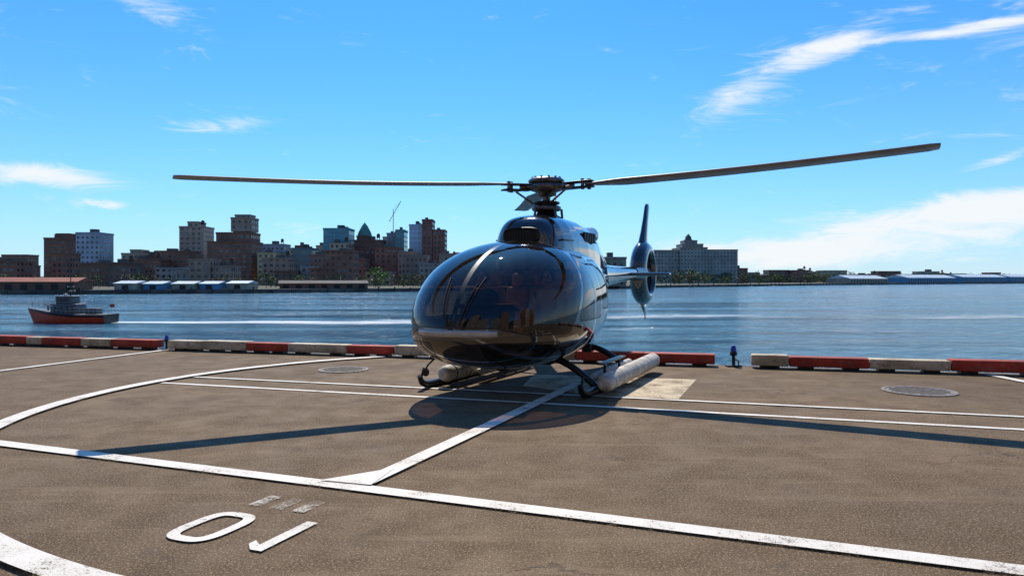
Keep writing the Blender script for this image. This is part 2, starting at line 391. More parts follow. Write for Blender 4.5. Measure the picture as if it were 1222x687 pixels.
for p in V:
    x,y,z=p; ay=abs(y)
    pil=1.22+(2.06-z)*.74
    bot=.985-.10*max(0,min(1,(ay-.50)/.35))
    g1=smin([z-bot,ay-.03,(x-pil)*.8],.05)
    chin=smin([z-.52,.78-z,ay-.34,x-2.2,.95-ay+.05],.06)
    g2=smin([x-.47,(pil-.13-x)*.8,z-1.02,1.87-z],.12) if ay>.4 else -1
    g3=smin([x+.45,.34-x,z-1.12,1.83-z],.14) if ay>.4 else -1
    ga.append(max(g1,chin,g2,g3))
    s=9
    if .50<z<1.97 and ay>.3: s=min(s,abs(x-.40),abs(x+.57))
    if -.57<x<pil-.04 and z<1.2: s=min(s,abs(z-.51))
    if .51<z<1.97: s=min(s,abs(x-(pil-.06))*.8)
    if -.57<x<1.2 and ay>.2: s=min(s,abs(z-1.97))
    if abs(x+1.35)<.5: s=min(s,abs(x+1.35))
    sa_.append(s)
    s2=9
    if x<1.7:
        q=(1.7-x)/2.3
        for (o_,w_) in [(0,.016),(.075,.009),(-.07,.008)]:
            zc=.68+o_*(.3+q)+.20*q*q; s2=min(s2,abs(z-zc)-w_*(.1+min(1,q)))
    st_.append(s2)
for nme,arr in (('glass',ga),('seam',sa_),('stripe',st_)):
    A=me.attributes.new(nme,'FLOAT','POINT'); A.data.foreach_set('value',arr)

def heli_paint(glass=True):
    m,nt=new_mat('gloss_black_paint' if not glass else 'fuselage_skin'); t=NT(nt); o=t.obj()
    fl=t.noise(o,3,3); dust=t.noise(o,30,5,.7)
    c=t.mix(t.ramp(fl,.3,.7),(.020,.015,.013,1),(.030,.022,.018,1))
    if glass:
        sm_=t.ramp(t.attr('stripe'),-.003,.003,1,0); c=t.mix(sm_,c,(.42,.40,.38,1))
        se=t.ramp(t.attr('seam'),.004,.008,1,0); c=t.mix(se,c,(.002,.002,.002,1))
    b=t.bsdf(c,t.ramp(dust,.4,.75,.07,.18)); b.inputs['Coat Weight'].default_value=1; b.inputs['Coat Roughness'].default_value=.03
    b.inputs['Specular IOR Level'].default_value=.8
    bn=t.bump(t.noise(o,1.6,2),.06,.06); t.put(b.inputs['Normal'],bn)
    if not glass: t.out(b.outputs[0]); return m
    tr=t.node('ShaderNodeBsdfTransparent'); t.put(tr.inputs[0],(.40,.30,.225,1))
    gl=t.node('ShaderNodeBsdfGlossy'); gl.inputs['Roughness'].default_value=.015; t.put(gl.inputs['Color'],(.95,.95,.95,1))
    lw=t.node('ShaderNodeLayerWeight'); lw.inputs[0].default_value=.5
    F_=t.m('ADD',t.m('MULTIPLY',t.m('POWER',lw.outputs['Facing'],4.5),.9),.055)
    dirt=t.node('ShaderNodeBsdfDiffuse'); t.put(dirt.inputs[0],(.25,.19,.14,1))
    g0=t.mixs(F_,tr.outputs[0],gl.outputs[0])
    g0=t.mixs(t.ramp(dust,.35,.8,.01,.05),g0,dirt.outputs[0])
    rub=t.bsdf((.006,.006,.006),.35)
    ga_=t.attr('glass')
    a=t.mixs(t.ramp(ga_,-.022,-.018),b.outputs[0],rub.outputs[0])
    a=t.mixs(t.ramp(ga_,.0,.004),a,g0)
    t.out(a); return m
M_skin=heli_paint(True); M_paint=heli_paint(False)
me.materials.append(M_skin); fus=bpy.data.objects.new('fuselage',me); COL.objects.link(fus); fus.parent=heli; fixn(fus)

M_silver=simple('brushed_silver',(.5,.5,.5),.28,.85,.15,8)
M_bar=simple('bar_satin',(.48,.43,.38),.3,.2,.15,8)
M_grey=simple('rotor_grey',(.18,.19,.2),.45,.2,.3,7)
M_mech=simple('hub_metal',(.16,.15,.14),.38,.6,.5,18)
M_brass=simple('hub_elastomer',(.16,.07,.035),.5,.1,.4,15)
M_float=simple('float_cover',(.56,.50,.41),.65,0,.35,9,.004)
M_tube=simple('skid_black',(.02,.02,.022),.35,.3,.4,10)
M_seat=simple('seat_leather',(.72,.46,.28),.5,0,.3,8)
M_trim=simple('cabin_trim',(.5,.38,.28),.7,0,.3,8)
M_blade=simple('blade_grey',(.20,.21,.23),.4,0,.25,3)

def hull_yz(y,z):
    lo,hi=1.0,1.0+NL
    for _ in range(40):
        x=(lo+hi)/2; w,zt,zb=prof(x); zc=zb+ZCF*(zt-zb); hh=(zt-zc) if z>=zc else (zc-zb)
        r=(abs(y)/max(w,1e-6))**2.35+(abs(z-zc)/max(hh,1e-6))**2.35
        if r<1: lo=x
        else: hi=x
    return lo
mb=MB(); vs=[];fs=[]; N=41
for i in range(N):
    y=-.52+1.04*i/(N-1); taper=1-.35*abs(y/.52)**6
    for (dz,of) in [(-.052,-.01),(-.046,.018),(-.01,.028),(.02,.028),(.034,.018),(.038,-.01)]:
        z=.915+dz*taper; x=hull_yz(y,z); vs.append((x+of,y*(1+of*.5),z))
for i in range(N-1):
    for k in range(5): a=i*6+k; fs.append((a,a+6,a+7,a+1))
mb.add(vs,fs,0,True)
hobj(mb,'nose_light_bar',[M_bar])
mb=MB()
for sgn in (1,-1):
    pts=[]
    for q in np.linspace(0,1,9):
        y=sgn*(.08+.10*q); z=1.0+.5*q; pts.append((hull_yz(y,z)+.022,y,z))
    mb.tube(pts,.007,n=6)
    pts=[]
    for q in np.linspace(0,1,9):
        y=sgn*(.14+.1*q); z=1.12+.45*q; pts.append((hull_yz(y,z)+.012,y,z))
    mb.tube(pts,.009,n=6)
hobj(mb,'wipers',M_blackrub)

# engine/transmission cowling
cx=[1.02,.95,.85,.65,.3,0,-.5,-1.0,-1.5,-2.0,-2.6,-3.1]
cw=[.33,.42,.47,.51,.53,.53,.52,.48,.42,.33,.22,.12]
ctp=[2.32,2.41,2.46,2.50,2.52,2.52,2.51,2.47,2.38,2.25,2.04,1.9]
def loft(keys_x,keys_w,keys_t,zb,n=4.0,M=48,dx=.04):
    X=np.arange(keys_x[-1],keys_x[0]+1e-6,dx)
    w=np.interp(X,keys_x[::-1],keys_w[::-1]); tt=np.interp(X,keys_x[::-1],keys_t[::-1])
    vs=[];fs=[]
    for i,x in enumerate(X):
        for k in range(M+1):
            th=math.pi*k/M; c,s=math.cos(th),math.sin(th)
            vs.append((x,w[i]*(1.06-.06*s)*math.copysign(abs(c)**(2/n),c),zb+(tt[i]-zb)*abs(s)**(2/n)))
    for i in range(len(X)-1):
        for k in range(M): a=i*(M+1)+k; fs.append((a,a+M+1,a+M+2,a+1))
    fs.append([(len(X)-1)*(M+1)+k for k in range(M+1)]); return vs,fs
mb=MB(); vs,fs=loft(cx,cw,ctp,1.7,3.4); mb.add(vs,fs,0,True)
mb2=MB()
pts=[]
for i in range(36):
    a=2*math.pi*i/36; ca,sn=math.cos(a),math.sin(a)
    pts.append((1.04,.27*math.copysign(abs(ca)**.6,ca),2.18+.10*math.copysign(abs(sn)**.6,sn)))
mb2.tube(pts+[pts[0]],.018,mi=0,n=8,cap=False)
mb2.add(pts,[list(range(36))],1)
for k in range(-6,7): mb2.box((1.042,k*.042-.004,2.09),(1.05,k*.042+.004,2.27),0)
for k in range(5):
    for sgn in (1,-1):
        mb2.box((-.95+k*.13,sgn*.50-.012,2.14),(-.86+k*.13,sgn*.50+.022,2.30),1)
mb2.tube([(-1.55,0,2.36),(-1.9,0,2.33),(-2.35,0,2.36)],[.15,.15,.16],mi=2,n=24)
mb2.lathe([(.0,0),(.14,0)],(-2.356,0,2.36),'X',mi=1)
mb2.lathe([(.05,0),(.05,.04),(.03,.08),(0,.09)],(-1.2,0,2.43),mi=3,n=16)
mb2.box((-.35,-.006,2.49),(-.15,.006,2.63),0)
for sgn in (1,-1):
    mb2.box((.25,sgn*.525-.008,2.12),(.75,sgn*.525+.012,2.14),0)
c=hobj(mb,'engine_cowling',[M_paint]); fixn(c)
M_redl=simple('beacon_red',(.4,.01,.01),.2,0,.1); hobj(mb2,'cowling_details',[M_dark,M_blackrub,M_silver,M_redl])

# mast, swashplate, hub
HZ=3.0; mb=MB()
mb.lathe([(.24,2.44),(.23,2.52),(.16,2.56),(.12,2.66),(.10,2.7)],(0,0,0),mi=0)
mb.lathe([(.21,2.62),(.23,2.64),(.23,2.68),(.19,2.70),(.1,2.71)],(0,0,0),mi=1)
mb.lathe([(.2,2.725),(.215,2.74),(.2,2.76),(.08,2.78)],(0,0,0),mi=0)
mb.tube([(0,0,2.5),(0,0,HZ)],.065,mi=1,n=20)
mb.lathe([(.08,2.84),(.13,2.86),(.13,2.9),(.22,2.93),(.27,2.95),(.27,3.03),(.2,3.05),(.1,3.06)],(0,0,0),mi=1)
mb.lathe([(.27,3.055),(.285,3.07),(.285,3.095),(.25,3.125),(.15,3.145),(0,3.15)],(0,0,0),mi=1)
for k in range(12):
    a=k*math.pi/6; mb.lathe([(.018,0),(.018,.03),(0,.032)],(.22*math.cos(a),.22*math.sin(a),3.12),mi=1,n=8)
mb.tube([(.1,.1,2.70),(.3,.12,2.8),(.1,.12,2.92)],.02,mi=0,n=8)
mb.tube([(-.22,.2,2.4),(-.2,.18,2.66)],.02,mi=1); mb.tube([(.3,-.1,2.4),(.2,-.1,2.66)],.02,mi=1); mb.tube([(.2,.25,2.4),(.12,.18,2.66)],.02,mi=1)
tips_w=[Vector((-4.09,8.83,2.78)),Vector((5.31,9.07,3.20)),Vector((.25,16.82,3.13))]
tips=[HI@p for p in tips_w]; PITCH=[1,9,4]
for tp in tips:
    dv=Vector((tp.x,tp.y,tp.z-HZ)).normalized(); pr=Vector((-dv.y,dv.x,0)).normalized(); upv=dv.cross(pr)
    if upv.z<0: upv=-upv
    c0_=Vector((0,0,HZ-.02))
    M=Matrix((( dv.x,pr.x,upv.x,c0_.x),(dv.y,pr.y,upv.y,c0_.y),(dv.z,pr.z,upv.z,c0_.z),(0,0,0,1)))
    mb.box((.15,-.11,-.02),(.42,.11,.02),1,M,.015)
    mb.box((.30,-.085,.028),(.78,.085,.055),0,M,.012)
    mb.box((.30,-.085,-.055),(.78,.085,-.028),0,M,.012)
    mb.box((.33,-.06,-.028),(.46,.06,.028),2,M,.01)
    mb.tube([M@Vector((.62,-.03,-.08)),M@Vector((.62,-.03,.085))],.028,mi=1,n=12)
    mb.tube([M@Vector((.70,.04,-.08)),M@Vector((.70,.04,.085))],.028,mi=1,n=12)
    mb.box((.4,-.21,-.05),(.48,-.05,-.02),1,M,.01)
    pl=M@Vector((.44,-.19,-.05)); sw=Vector((dv.x*.15+pr.x*-.15,dv.y*.15+pr.y*-.15,2.74))
    mb.tube([sw,pl],.017,mi=1,n=8)
hobj(mb,'rotor_hub',[M_dark,M_mech,M_brass])
for tp,PT in zip(tips,PITCH):
    dv=Vector((tp.x,tp.y,0)).normalized(); lead=Vector((dv.y,-dv.x,0))
    L=math.hypot(tp.x,tp.y); mb=MB(); vs=[];fs=[]; NR=40
    AF=[(1,0),(.92,.06),(.7,.09),(.4,.07),(0.05,.016),(0,0),(.05,-.01),(.4,-.04),(.7,-.065),(.92,-.05)]
    for i in range(NR+1):
        q=i/NR; r=.66+(L-.66)*q
        ch=.15+.20*min(1,max(0,(q-.02)/.10)); 
        if q>.985: ch*=.8
        th=1 if q>.1 else 1.8-q*8
        pit=math.radians(PT*(1-.4*q)); z=HZ+(tp.z-HZ)*q - .03*math.sin(math.pi*q)
        base=Vector((dv.x*r,dv.y*r,z)); cd=lead*math.cos(pit)+Vector((0,0,math.sin(pit))); nv=Vector((0,0,math.cos(pit)))-lead*math.sin(pit)
        for (cc,tt) in AF: vs.append(base+cd*((cc-.62)*ch)+nv*(tt*ch*th))
    K=len(AF)
    for i in range(NR):
        for k in range(K): fs.append((i*K+k,(i+1)*K+k,(i+1)*K+(k+1)%K,i*K+(k+1)%K))
    fs.append(list(range(K))[::-1]); fs.append([NR*K+k for k in range(K)])
    mb.add(vs,fs,0,True)
    o=hobj(mb,'rotor_blade',[M_blade]); fixn(o)

# tail
TX,TZ=-6.75,1.70
mb=MB(); mb.lathe([(.50,-.19),(.55,-.205),(.66,-.17),(.75,-.09),(.78,0),(.75,.09),(.66,.17),(.55,.205),(.50,.19),(.475,.1),(.47,0),(.475,-.1)],(TX,0,TZ),'Y',n=56,closed=True)
def foil(mb,stations,mi=0,axis='Z'):
    vs=[];fs=[]; prof_=[(0,0),(.04,.035),(.2,.065),(.45,.06),(.8,.025),(1,0),(.8,-.025),(.45,-.06),(.2,-.065),(.04,-.035)]; K=len(prof_)
    for (px,h,ch,thk) in stations:
        for (c,q) in prof_:
            vs.append((px-c*ch,q*thk*ch,h) if axis=='Z' else (px-c*ch,h,thk[0]+q*thk[1]*ch))
    n=len(stations)
    for i in range(n-1):
        for k in range(K): fs.append((i*K+k,i*K+(k+1)%K,(i+1)*K+(k+1)%K,(i+1)*K+k))
    fs.append(list(range(K))); fs.append([(n-1)*K+k for k in range(K)][::-1]); mb.add(vs,fs,mi,True)
foil(mb,[(TX+.42,TZ+.50,.95,1.9),(TX+.28,TZ+.75,.78,1.9),(TX+.1,TZ+1.0,.62,1.9),(TX-.08,TZ+1.3,.52,1.8),(TX-.24,TZ+1.62,.46,1.7),(TX-.30,TZ+1.70,.38,1.5)])
foil(mb,[(TX+.3,TZ-.68,.6,1.6),(TX+.05,TZ-.88,.35,1.2),(TX-.1,TZ-1.0,.22,1.0)])
foil(mb,[(-4.95,-.95,.36,(1.66,1.4)),(-4.88,-.5,.42,(1.66,1.4)),(-4.82,0,.48,(1.66,1.4)),(-4.88,.5,.42,(1.66,1.4)),(-4.95,.95,.36,(1.66,1.4))],0,'Y')
o=hobj(mb,'tail_fin_and_shroud',[M_paint]); fixn(o)
mb=MB(); mb.tube([(-5.6,0,1.69),(-6.0,0,1.69),(-6.3,0,1.69)],[.15,.19,.23],n=28); 
mb.tube([(TX-.1,0,TZ-.85),(TX-.22,0,TZ-1.13)],[.018,.012],mi=1)
mb.lathe([(.0,-.16),(.10,-.15),(.13,-.08),(.13,.08),(.10,.15),(0,.16)],(TX,0,TZ),'Y',mi=1,n=24)
for k in range(10):
    a=2*math.pi*k/10+.1*math.sin(k*2.1); ca,sn=math.cos(a),math.sin(a)
    p0=Vector((TX+.12*ca,0,TZ+.12*sn)); p1=Vector((TX+.465*ca,0,TZ+.465*sn)); tg=Vector((-sn,0,ca)); n_=Vector((0,1,0)); w=(tg*.04+n_*.03)
    mb.add([p0-w,p0+w,p1+w,p1-w],[(0,1,2,3)],2)
for k in range(6):
    a=2*math.pi*k/6+.3; ca,sn=math.cos(a),math.sin(a)
    mb.tube([(TX+.1*ca,-.11,TZ+.1*sn),(TX+.475*ca,-.11,TZ+.475*sn)],.018,mi=1,n=8)
hobj(mb,'tail_rotor',[M_paint,M_dark,M_grey])

# landing gear
mb=MB()
for sgn in (1,-1):
    y=1.17*sgn
    mb.tube([(1.93,y,.20),(1.86,y,.11),(1.74,y,.068),(1.6,y,.058),(0,y,.058),(-1.45,y,.058),(-1.52,y,.058)],[.03,.045,.052,.055,.055,.055,.045],mi=0)
    mb.tube([(1.1,y,.058),(-1.3,y,.058)],.062,mi=0,cap=True)
    yo=1.39 if sgn>0 else -.96
    mb.tube([(1.62,yo,.20),(1.60,yo,.20),(1.52,yo,.2),(.1,yo,.2),(-1.35,yo,.2),(-1.43,yo,.2),(-1.45,yo,.2)],[.05,.095,.118,.12,.12,.1,.05],mi=1,n=20)
    yi=1.02 if sgn>0 else -.74
    mb.tube([(.9,yi,.17),(.85,yi,.17),(-1.2,yi,.17),(-1.25,yi,.17)],[.03,.06,.06,.03],mi=1,n=14)
    for xx in np.linspace(-1.2,1.4,7):
        mb.tube([(xx-.014,yo,.2),(xx+.014,yo,.2)],.1225,mi=1 if sgn>0 else 0,n=20)
        mb.tube([(xx,y,.06),(xx,yo-(.06 if yo>y else -.06),.16)],.02,mi=0,n=8)
    mb.box((-.2,y-.05+sgn*.0,.36),(1.0,y+.05+sgn*.0,.385),0,None,.008)
    for xx in (0,.8): mb.tube([(xx,y,.08),(xx,y,.37)],.02,mi=0,n=8)
    mb.tube([(1.86,y,.1),(1.86,y-.0,.2),(1.80,y,.3)],.018,mi=0,n=8)
for xx in (1.15,-.75):
    pts=[]
    for q in np.linspace(-1,1,33):
        ay=abs(q); y=1.17*q
        z=.45-.39*max(0,(ay-.42)/.58)**1.6; pts.append((xx,y,z))
    mb.tube(pts,.048,mi=0,n=14)
    for sgn in (1,-1):
        mb.lathe([(.075,-.08),(.075,.08)],(xx,1.17*sgn,.06),'X',mi=0,n=16)
        mb.box((xx-.1,sgn*.45-.08,.36),(xx+.1,sgn*.45+.08,.50),0,None,.02)
hobj(mb,'landing_skids',[M_tube,M_float])
mb=MB()
mb.tube([(2.25,-.66,.58),(2.38,-.78,.42),(2.40,-.80,.36)],.012,n=8)
mb.lathe([(0,-.01),(.05,-.01),(.055,0),(.05,.012),(0,.015)],(2.40,-.80,.33),'X',n=20,smooth=False)
mb.tube([(2.3,.3,.46),(2.32,.3,.34),(2.55,.3,.33)],.012,n=8)
mb.box((.6,-.01,.24),(.8,.01,.38)); mb.box((-.5,-.01,.30),(-.35,.01,.48))
mb.lathe([(.0,.30),(.08,.31),(.1,.35),(.1,.40)],(1.7,0,0),n=20)
hobj(mb,'belly_fittings',M_dark)

# cabin interior
mb=MB()
mb.box((-.55,-.55,.56),(2.1,.55,.60),0,None,.02)
mb.box((-.62,-.62,.6),(-.55,.62,1.8),0,None,.02)
mb.box((2.1,-.26,.60),(2.5,.26,.95),1,None,.04)
Mp=Matrix.Translation((2.22,0,1.03))@Matrix.Rotation(math.radians(-18),4,'Y')
mb.box((-.09,-.36,-.16),(.09,.36,.14),1,Mp,.03)
mb.box((-.09,-.42,.14),(.17,.42,.165),1,Mp,.01)
mb.box((1.2,-.1,.60),(2.1,.1,.74),1,None,.03)
for y in (-.54,.54): mb.tube([(1.95,y,.6),(1.85,y,.8),(1.78,y,.98)],[.015,.015,.024],mi=1,n=8)
hobj(mb,'cabin_floor_and_console',[M_trim,M_blackrub])
mb=MB()
def seat(x,y,w=.46):
    mb.box((x-.25,y-w/2,.68),(x+.27,y+w/2,.82),0,None,.06)
    M=Matrix.Translation((x-.22,y,.78))@Matrix.Rotation(math.radians(-10),4,'Y')
    mb.box((-.08,-w/2,0),(.06,w/2,.66),0,M,.06); mb.box((-.07,-w*.3,.67),(.05,w*.3,.88),0,M,.05)
    mb.box((x-.2,y-.14,.6),(x+.2,y+.14,.68),1)
for y in (-.50,.50): seat(1.35,y,.5)
for y in (-.60,-.20,.20,.60): seat(.05,y,.38)
hobj(mb,'cabin_seats',[M_seat,M_blackrub])

M_skinp=simple('skin',(.55,.34,.24),.5,0,.15); M_shirt=simple('white_shirt',(.8,.8,.8),.8,0,.1); M_jacket=simple('dark_jacket',(.05,.06,.09),.85,0,.2); M_trou=simple('trousers',(.03,.03,.04),.85,0,.2); M_hair=simple('hair',(.03,.02,.015),.7,0,.3)
def skinmesh(name,verts,edges,rad,mat,parent):
    me=bpy.data.meshes.new(name); me.from_pydata(verts,edges,[]); me.materials.append(mat)
    o=bpy.data.objects.new(name,me); COL.objects.link(o); o.parent=parent
    sk=o.modifiers.new('s','SKIN'); sk.use_smooth_shade=True
    for i,r in enumerate(rad):
        me.skin_vertices[0].data[i].radius=(r,r) if not isinstance(r,tuple) else r
    me.skin_vertices[0].data[0].use_root=True
    ss=o.modifiers.new('u','SUBSURF'); ss.levels=2; ss.render_levels=2; return o
def person(y,shirt):
    r=empty('pilot' ,HM@Matrix.Translation((1.38,y,0)))
    skinmesh('torso',[(-.1,0,.88),(-.12,0,1.05),(-.13,0,1.22),(-.14,0,1.34),(-.13,.16,1.33),(.02,.22,1.12),(.25,.17,1.03),(-.13,-.16,1.33),(.02,-.22,1.12),(.25,-.17,1.03),(-.12,0,1.43)],
      [(0,1),(1,2),(2,3),(3,4),(4,5),(5,6),(3,7),(7,8),(8,9),(3,10)],[.14,.13,.15,.12,.075,.05,.038,.075,.05,.038,.06],shirt,r)
    skinmesh('legs',[(-.1,0,.86),(-.05,.1,.86),(.38,.12,.88),(.55,.12,.66),(.68,.12,.64),(-.05,-.1,.86),(.38,-.12,.88),(.55,-.12,.66),(.68,-.12,.64)],
      [(0,1),(1,2),(2,3),(3,4),(0,5),(5,6),(6,7),(7,8)],[.12,.09,.065,.045,.04,.09,.065,.045,.04],M_trou,r)
    skinmesh('hands',[(.25,.17,1.03),(.33,.15,1.03),(.38,.14,1.01),(.25,-.17,1.03),(.33,-.15,1.03),(.38,-.14,1.01)],[(0,1),(1,2),(3,4),(4,5)],[.032,.038,.022,.032,.038,.022],M_skinp,r)
    mb=MB(); H=(-.09,0,1.57)
    mb.tube([(-.11,0,1.40),(-.10,0,1.50)],.055,n=14)
    for (mi,sx,sy,sz,dx,dz) in [(0,.095,.075,.12,0,0),(1,.098,.082,.105,-.018,.03)]:
        pr_=[(math.sin(math.pi*i/14),-math.cos(math.pi*i/14)) for i in range(15)]
        o0=len(mb.v); mb.lathe(pr_,(0,0,0),mi=mi,n=20)
        for i in range(o0,len(mb.v)):
            a,b,c_=mb.v[i]; mb.v[i]=(H[0]+dx+a*sx,b*sy,H[2]+dz+c_*sz)
    mb.tube([(.0,0,1.58),(.022,0,1.555)],[.008,.016],n=8)
    for sgn in (1,-1):
        mb.tube([(-.09,sgn*.07,1.565),(-.09,sgn*.10,1.565)],.04,mi=2,n=16); mb.box((-.005,sgn*.03-.018,1.578),(.006,sgn*.03+.018,1.6),2)
    mb.tube([(-.09,.09*math.cos(a),1.565+.145*math.sin(a)) for a in np.linspace(0,math.pi,15)],.01,mi=2,n=8)
    mb.tube([(-.07,.1,1.55),(0,.09,1.51),(.03,.03,1.51)],.005,mi=2,n=6)
    mb.box((-.002,-.025,1.515),(.008,.025,1.522),3)
    mb.obj('head',[M_skinp,M_hair,M_blackrub,simple('lips',(.3,.12,.1),.5)],r)
person(.50,M_shirt); person(-.50,M_jacket)

# ------------------------------------------------------------------ boat
M_bred=simple('hull_red',(.60,.055,.015),.45,0,.25,2); M_bgrey=simple('boat_grey',(.11,.115,.12),.5,0,.25,2); M_bwhite=simple('boat_white',(.4,.4,.38),.45,0,.15,2); M_bglass=simple('boat_glass',(.02,.03,.04),.1,0,.1)
BM=Matrix.Translation((-55.9,93,WL))@Matrix.Rotation(math.radians(176),4,'Z')
boat=empty('patrol_boat',BM)
mb=MB(); vs=[];fs=[]; N=20
for i in range(N+1):
    q=i/N; x=-5.2+10.4*q; w=1.6*(1-max(0,(q-.45)/.55)**2.2); dk=1.15+.75*max(0,(q-.35)/.65)**1.5
    ring=[(0,-.3),(.75*w,-.2),(.93*w,.25),(.97*w,.55),(1.0*w,dk-.25),(1.02*w,dk-.02),(.98*w,dk)]
    rake=.5*max(0,(q-.8)/.2)
    for sgn in (1,-1):
        for (yy,zz) in ring: vs.append((x+rake*zz*.8,sgn*yy,zz))
K=7
for i in range(N):
    for s2 in (0,1):
        for k in range(K-1):
            a=i*14+s2*7+k; fs.append(((a,a+14,a+15,a+1),0 if k<4 else 2))
    a=i*14; fs.append(((a+6,a+20,a+27,a+13),2))
for f,mi in fs: mb.f.append(list(f)); mb.mi.append(mi); mb.sm.append(False)
mb.v+=vs
mb.f.append([0,1,2,3,4,5,6,13,12,11,10,9,8,7]); mb.mi.append(1); mb.sm.append(False)
for sg in (1,-1):
    mb.tube([(x,sg*(1.03*1.6*(1-max(0,((x+5.2)/10.4-.45)/.55)**2.2)+.05),.95+.75*max(0,((x+5.2)/10.4-.35)/.65)**1.5) for x in np.linspace(-5.1,5.0,16)],.13,mi=1,n=8)
o=mb.obj('hull',[M_bred,M_dark,M_bgrey]); o.parent=boat; fixn(o)
mb=MB()
mb.box((-1.2,-1.05,1.15),(2.2,1.05,2.45),0,None,.08)
mb.box((-.4,-.95,2.45),(1.6,.95,3.35),0,None,.08); mb.box((-.7,-1.05,3.36),(1.8,1.05,3.46),1,None,.02)
for xx in np.arange(-.2,1.4,.42): mb.box((xx,-.962,2.8),(xx+.32,-.94,3.2),2); mb.box((xx,.94,2.8),(xx+.32,.962,3.2),2)
mb.box((1.59,-.8,2.8),(1.612,.8,3.2),2)
for xx in np.arange(-.9,1.8,.7): mb.box((xx,1.04,1.75),(xx+.4,1.062,2.15),2); mb.box((xx,-1.062,1.75),(xx+.4,-1.04,2.15),2)
mb.box((-3.6,-.6,1.15),(-2.1,.6,1.9),0,None,.06); mb.box((-3.2,-1.2,1.2),(-2.6,-.75,1.7),3,None,.05)
mb.tube([(.2,0,3.46),(.2,0,6.1)],[.09,.045],mi=3); mb.tube([(.2,-.7,4.6),(.2,.7,4.6)],.035,mi=1); mb.tube([(-.4,0,3.46),(.15,0,4.9)],.04,mi=3)
mb.box((-.1,-.55,4.0),(.12,.55,4.12),1,None,.03); mb.lathe([(.22,0),(.25,.12),(.2,.25),(0,.28)],(.7,.3,3.46),mi=1,n=16)
mb.tube([(-.5,.7,3.46),(-.6,.7,5.4)],.025,mi=3); mb.tube([(1.2,-.7,3.46),(1.15,-.7,4.9)],.025,mi=3)
mb.tube([(3.2,0,1.6),(3.2,0,2.2),(3.8,0,2.35)],[.12,.12,.05],mi=3)
for sgn in (1,-1):
    pts=[]
    for x in np.linspace(-5,5.3,18):
        q=(x+5.2)/10.4; w=1.5*(1-max(0,(q-.45)/.55)**2.2); dk=1.15+.75*max(0,(q-.35)/.65)**1.5
        pts.append((x,sgn*w,dk+.75)); mb.tube([(x,sgn*w,dk),(x,sgn*w,dk+.75)],.018,mi=1,n=5)
    mb.tube(pts,.022,mi=1,n=5); mb.tube([(a,b,c-.35) for a,b,c in pts],.015,mi=1,n=5)
o=mb.obj('superstructure',[M_bgrey,M_bwhite,M_bglass,M_dark]); o.parent=boat
mb=MB(); mb.tube([(-5.0,0,1.15),(-5.0,0,2.4)],.02,mi=0); mb.box((-5.6,-.01,2.0),(-5.02,.01,2.38),1); o=mb.obj('ensign_flag',[M_bwhite,M_bred]); o.parent=boat

# ------------------------------------------------------------------ city
def facade(name,glassy=False):
    m,nt=new_mat(name); t=NT(nt)
    uv=t.node('ShaderNodeUVMap').outputs[0]; s=t.node('ShaderNodeSeparateXYZ'); t.put(s.inputs[0],uv)
    oi=t.node('ShaderNodeObjectInfo'); R=oi.outputs['Random']
    pu=t.m('ADD',t.m('MULTIPLY',R,1.4),2.6 if not glassy else 1.8); pv=3.3
    fu=t.m('FRACT',t.m('DIVIDE',s.outputs[0],pu)); fv=t.m('FRACT',t.m('DIVIDE',s.outputs[1],pv))
    a,b=(.28,.72) if not glassy else (.08,.92)
    win=t.m('MULTIPLY',t.m('MULTIPLY',t.m('GREATER_THAN',fu,a),t.m('LESS_THAN',fu,b)),t.m('MULTIPLY',t.m('GREATER_THAN',fv,.3 if not glassy else .15),t.m('LESS_THAN',fv,.78 if not glassy else .95)))
    wn=t.node('ShaderNodeTexWhiteNoise',noise_dimensions='2D'); cb=t.node('ShaderNodeCombineXYZ')
    t.put(cb.inputs[0],t.m('FLOOR',t.m('DIVIDE',s.outputs[0],pu))); t.put(cb.inputs[1],t.m('FLOOR',t.m('DIVIDE',s.outputs[1],pv))); t.put(wn.inputs['Vector'],cb.outputs[0])
    rn=wn.outputs['Value']
    n=t.noise(t.obj(),.12,4,.6)
    wall=t.mix(1.0,oi.outputs['Color'],t.ramp(n,.3,.7,.75,1.15),'MULTIPLY')
    wc=t.mix(t.ramp(rn,.55,.95,0,.6),(.02,.028,.035,1),(.22,.24,.25,1))
    if glassy: wc=t.mix(.6,wc,oi.outputs['Color'])
    c=t.mix(win,wall,wc)
    bs=t.bsdf(c,t.m('SUBTRACT',.85,t.m('MULTIPLY',win,.65))); t.out(bs.outputs[0]); return m
M_fac=facade('brick_facade'); M_gfac=facade('glass_facade',True); M_roof=simple('flat_roof',(.12,.11,.1),.9,0,.3,.2)
M_tank=simple('water_tank_wood',(.09,.06,.04),.9)
BASE=WL+1.6
TRIM={}; M_copper=simple('green_copper',(.12,.25,.2),.7,0,.2,.3)
